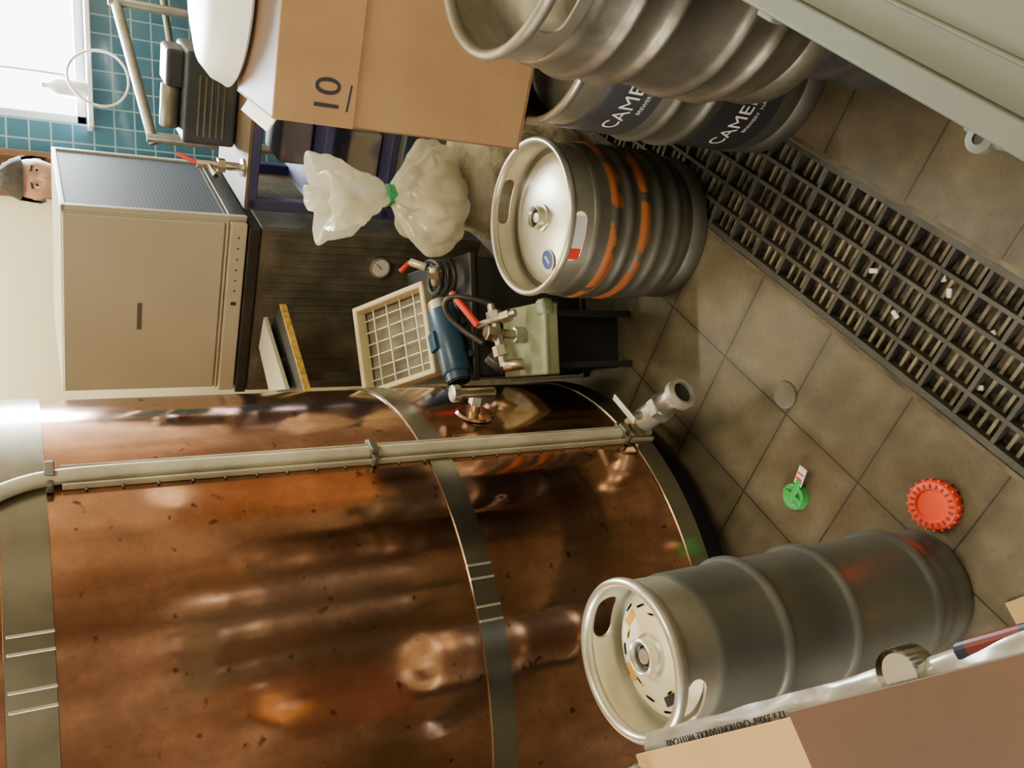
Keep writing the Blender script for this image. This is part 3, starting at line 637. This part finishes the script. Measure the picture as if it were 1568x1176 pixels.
lathe('upper',spline_prof([(.018,0),(.022,.015),(.042,.05),(.07,.10),(.09,.15),(.096,.195),(.10,.228),(.085,.226),(.05,.20),(.02,.15),(0.0,.12)],6),pl,bgm,160,loc=(0,0,.215),rot=(.05,-.16,0),fold=f3,crinkle=(.025,12))
lathe('green_tie',[(.022,0),(.033,.006),(.033,.030),(.022,.036)],M('green_tape',(.05,.35,.15),.4),bgm,32,closed=True,loc=(0,0,.196))

# ---------- things by the window
pr=grp('steel_pipe_run',(0,0,0))
cylp('pipe',(1.15,4.0,1.06),(1.75,4.0,1.19),.022,steel,pr)
cylp('pipe_2',(1.17,3.98,.0),(1.17,3.98,1.09),.02,steel,pr)
cylp('pipe_3',(1.2,4.05,.92),(1.9,4.05,1.0),.015,steel_dk,pr)
cylp('rear_post',(1.75,4.0,0),(1.75,4.0,1.22),.02,steel,pr)
cylp('rear_post_2',(1.88,4.05,0),(1.88,4.05,1.02),.015,steel_dk,pr)
cl=grp('hanging_cable_loop',(1.45,4.12,1.26))
tube('loop',[(.13*math.cos(t),.02*math.sin(2*t),.13*math.sin(t)) for t in [i*math.pi/5 for i in range(10)]],.006,white,cl,cyc=True)
tube('drop',[(.0,.02,.12),(.02,.05,.3),(.0,.08,.6),(.05,.1,1.43)],.005,white,cl)
lathe('spray_bottle',[(0,0),(.035,0),(.037,.01),(.037,.11),(.03,.135),(.013,.15),(.013,.175),(0,.176)],white,None,32,loc=(1.42,4.21,1.302))

# ---------- person (mostly behind cabinet)
skin=M('skin',(.40,.20,.135),.6,0,(.34,.16,.105),12,3)
hair=M('dark_hair',(.012,.009,.007),.85,0,(.025,.017,.012),60,4)
shirt=M('dark_shirt',(.05,.055,.07),.8,0,(.07,.075,.09),10,4,bump=.3,bs=60)
trous=M('jeans',(.03,.045,.08),.8,0,(.05,.065,.10),20,4)
pe=grp('person',(.91,3.86,0),1.15)
def skinmesh(name,verts,edges,rad,mat,parent,root=0,sub=2):
    me=bpy.data.meshes.new(name); me.from_pydata(verts,edges,[]); o=bpy.data.objects.new(name,me); link(o,parent)
    me.materials.append(mat)
    m=o.modifiers.new('sk','SKIN'); m.use_smooth_shade=True
    for i,v in enumerate(me.skin_vertices[0].data): v.radius=(rad[i] if isinstance(rad[i],tuple) else (rad[i],rad[i])); v.use_root=(i==root)
    s=o.modifiers.new('s','SUBSURF'); s.levels=sub; s.render_levels=sub
    return o
skinmesh('torso',[(0,0,.84),(0,0,.98),(0,0,1.12),(0,0,1.25),(0,0,1.32),(-.15,0,1.27),(-.20,.0,1.12),(-.21,0,1.0),(.15,0,1.27),(.20,0,1.12),(.21,0,1.0)],
 [(0,1),(1,2),(2,3),(3,4),(3,5),(5,6),(6,7),(3,8),(8,9),(9,10)],[(.15,.11),(.14,.10),(.155,.11),(.15,.10),(.065,.065),.065,.052,.045,.065,.052,.045],shirt,pe)
skinmesh('legs',[(0,0,.86),(-.09,0,.78),(-.10,-.01,.46),(-.10,0,.09),(-.11,-.09,.04),(.09,0,.78),(.10,-.01,.46),(.10,0,.09),(.11,-.09,.04)],[(0,1),(1,2),(2,3),(3,4),(0,5),(5,6),(6,7),(7,8)],[(.14,.1),.088,.058,.042,.035,.088,.058,.042,.035],trous,pe)
for sgn in (-1,1):
    x=.21*sgn
    skinmesh('forearm',[(x,0,1.02),(x*1.02,-.03,.90),(x*1.02,-.06,.80),(x*1.02,-.075,.74)],[(0,1),(1,2),(2,3)],[.040,.036,.026,(.022,.036)],skin,pe)
    for i in range(4):
        yy=-.105+i*.02
        skinmesh('finger',[(x*1.02,yy*.95,.735),(x*1.02,yy-.004,.695),(x*.98,yy-.002,.665-.006*(i in(1,2))),(x*.94,yy,.645-.01*(i in(1,2)))],[(0,1),(1,2),(2,3)],[.009,.0085,.008,.007],skin,pe,sub=1)
    skinmesh('thumb',[(x*1.0,-.10,.765),(x*.97,-.13,.73),(x*.94,-.135,.70)],[(0,1),(1,2)],[.011,.010,.008],skin,pe,sub=1)
skinmesh('neck',[(0,.005,1.28),(0,-.005,1.42)],[(0,1)],[.056,.052],skin,pe)
bm=bmesh.new(); bmesh.ops.create_uvsphere(bm,u_segments=48,v_segments=36,radius=1)
for v in bm.verts:
    x,y,z=v.co
    jaw=1-.30*max(0,-z)**1.3
    X=x*.078*jaw; Z=z*.118; Y=y*.098
    if y<0:
        Y*=1-.12*max(0,-z)
        nz=math.exp(-((x)/.13)**2)*math.exp(-((z+.12)/.18)**2); Y-=.026*nz
        for ex in (-.38,.38): Y+=.014*math.exp(-((x-ex)/.19)**2-((z-.08)/.11)**2)
        Y-=.006*math.exp(-((x)/.22)**2-((z+.50)/.07)**2)+.007*math.exp(-(x/.25)**2-((z+.85)/.14)**2)
        Y-=.007*math.exp(-((z-.24)/.08)**2)*(1 if abs(x)<.6 else 0)
    v.co=(X,Y,Z)
hd=grp('head_pivot'); hd.parent=pe; hd.location=(0,-.01,1.515); hd.rotation_euler=(.10,0,-1.30)
finish(bm,'head',skin,hd,True)
bm=bmesh.new(); bmesh.ops.create_uvsphere(bm,u_segments=40,v_segments=30,radius=1)
dl=[v for v in bm.verts if (v.co.z< .36 and v.co.y<-.10) or v.co.z<-.35]
bmesh.ops.delete(bm,geom=dl,context='VERTS')
for v in bm.verts:
    nn=noise.noise(v.co*5)*.06
    v.co=Vector((v.co.x*.091,v.co.y*.113+.004,v.co.z*.133+.004))*(1+nn)
finish(bm,'hair',hair,hd,True)
for sgn in (-1,1):
    lathe('eye_white',[(0,.010),(.008,.007),(.011,0)],wtext,hd,16,loc=(sgn*.029,-.076,.010),rot=(math.pi/2,0,0))
    lathe('iris',[(0,.0118),(.006,.0100)],hair,hd,16,loc=(sgn*.029,-.076,.010),rot=(math.pi/2,0,0))
    boxes('brow',[(sgn*.029,-.094,.030,.034,.007,.008,(0,sgn*.15,-sgn*.2))],hair,hd,bevel=.002)
    lathe('ear',[(0,.008),(.016,.009),(.021,.004),(.018,0)],skin,hd,20,loc=(sgn*.072,.008,-.002),rot=(0,sgn*math.pi/2,0))
boxes('mouth',[(0,-.090,-.060,.042,.008,.008)],M('lips',(.26,.08,.065),.5),hd,bevel=.003)

# ---------- lights
def area(name,loc,rot,sx,sy,p,col):
    l=bpy.data.lights.new(name,'AREA'); l.shape='RECTANGLE'; l.size=sx; l.size_y=sy; l.energy=p; l.color=col
    o=bpy.data.objects.new(name,l); o.location=loc; o.rotation_euler=rot; return link(o)
area('daylight_window_back',(cx,Y1+.25,cz),(-math.pi/2,0,0),.8,1.1,460,(.90,.97,1))
area('daylight_window_left',(X0-.2,cy,1.6),(0,-math.pi/2,0),1.2,1.5,60,(1,.80,.52))
tubem=M('lamp_tube',(1,1,1),.5,emit=(1,.93,.75),es=5)
def fix(name,x,y,rz,p):
    g=grp(name,(x,y,ZC-.05),rz)
    boxes('housing',[(0,0,.02,1.2,.12,.05)],white,g,bevel=.005)
    cylp('tube',(-.57,0,-.025),(.57,0,-.025),.014,tubem,g)
    l=area(name+'_light',(0,0,-.045),(0,0,0),1.1,.08,p,(1,.88,.60)); l.parent=g
fix('fluorescent_light',.85,.85,1.1,40)
fix('fluorescent_light.001',.1,3.75,0,50)
w=bpy.data.worlds.new('World'); S.world=w; w.use_nodes=True
w.node_tree.nodes['Background'].inputs[0].default_value=(.85,.95,1,1); w.node_tree.nodes['Background'].inputs[1].default_value=10

# ---------- camera (portrait shot stored on its side)
cam=bpy.data.cameras.new('camera'); co=bpy.data.objects.new('camera',cam); link(co)
ez=Vector((0,.8611,-.5084)).normalized(); ey=Vector((-.0409,-.508,-.8604)); ey=(ey-ez*ey.dot(ez)).normalized(); ex=ey.cross(ez)
mt=Matrix((ey,ex,-ez)).transposed().to_4x4(); mt.translation=Vector((0,0,1.6))
co.matrix_world=mt
cam.sensor_width=36; cam.lens=1300/1568*36; cam.shift_x=-16/1568; cam.shift_y=12/1568; cam.clip_start=.02
S.camera=co
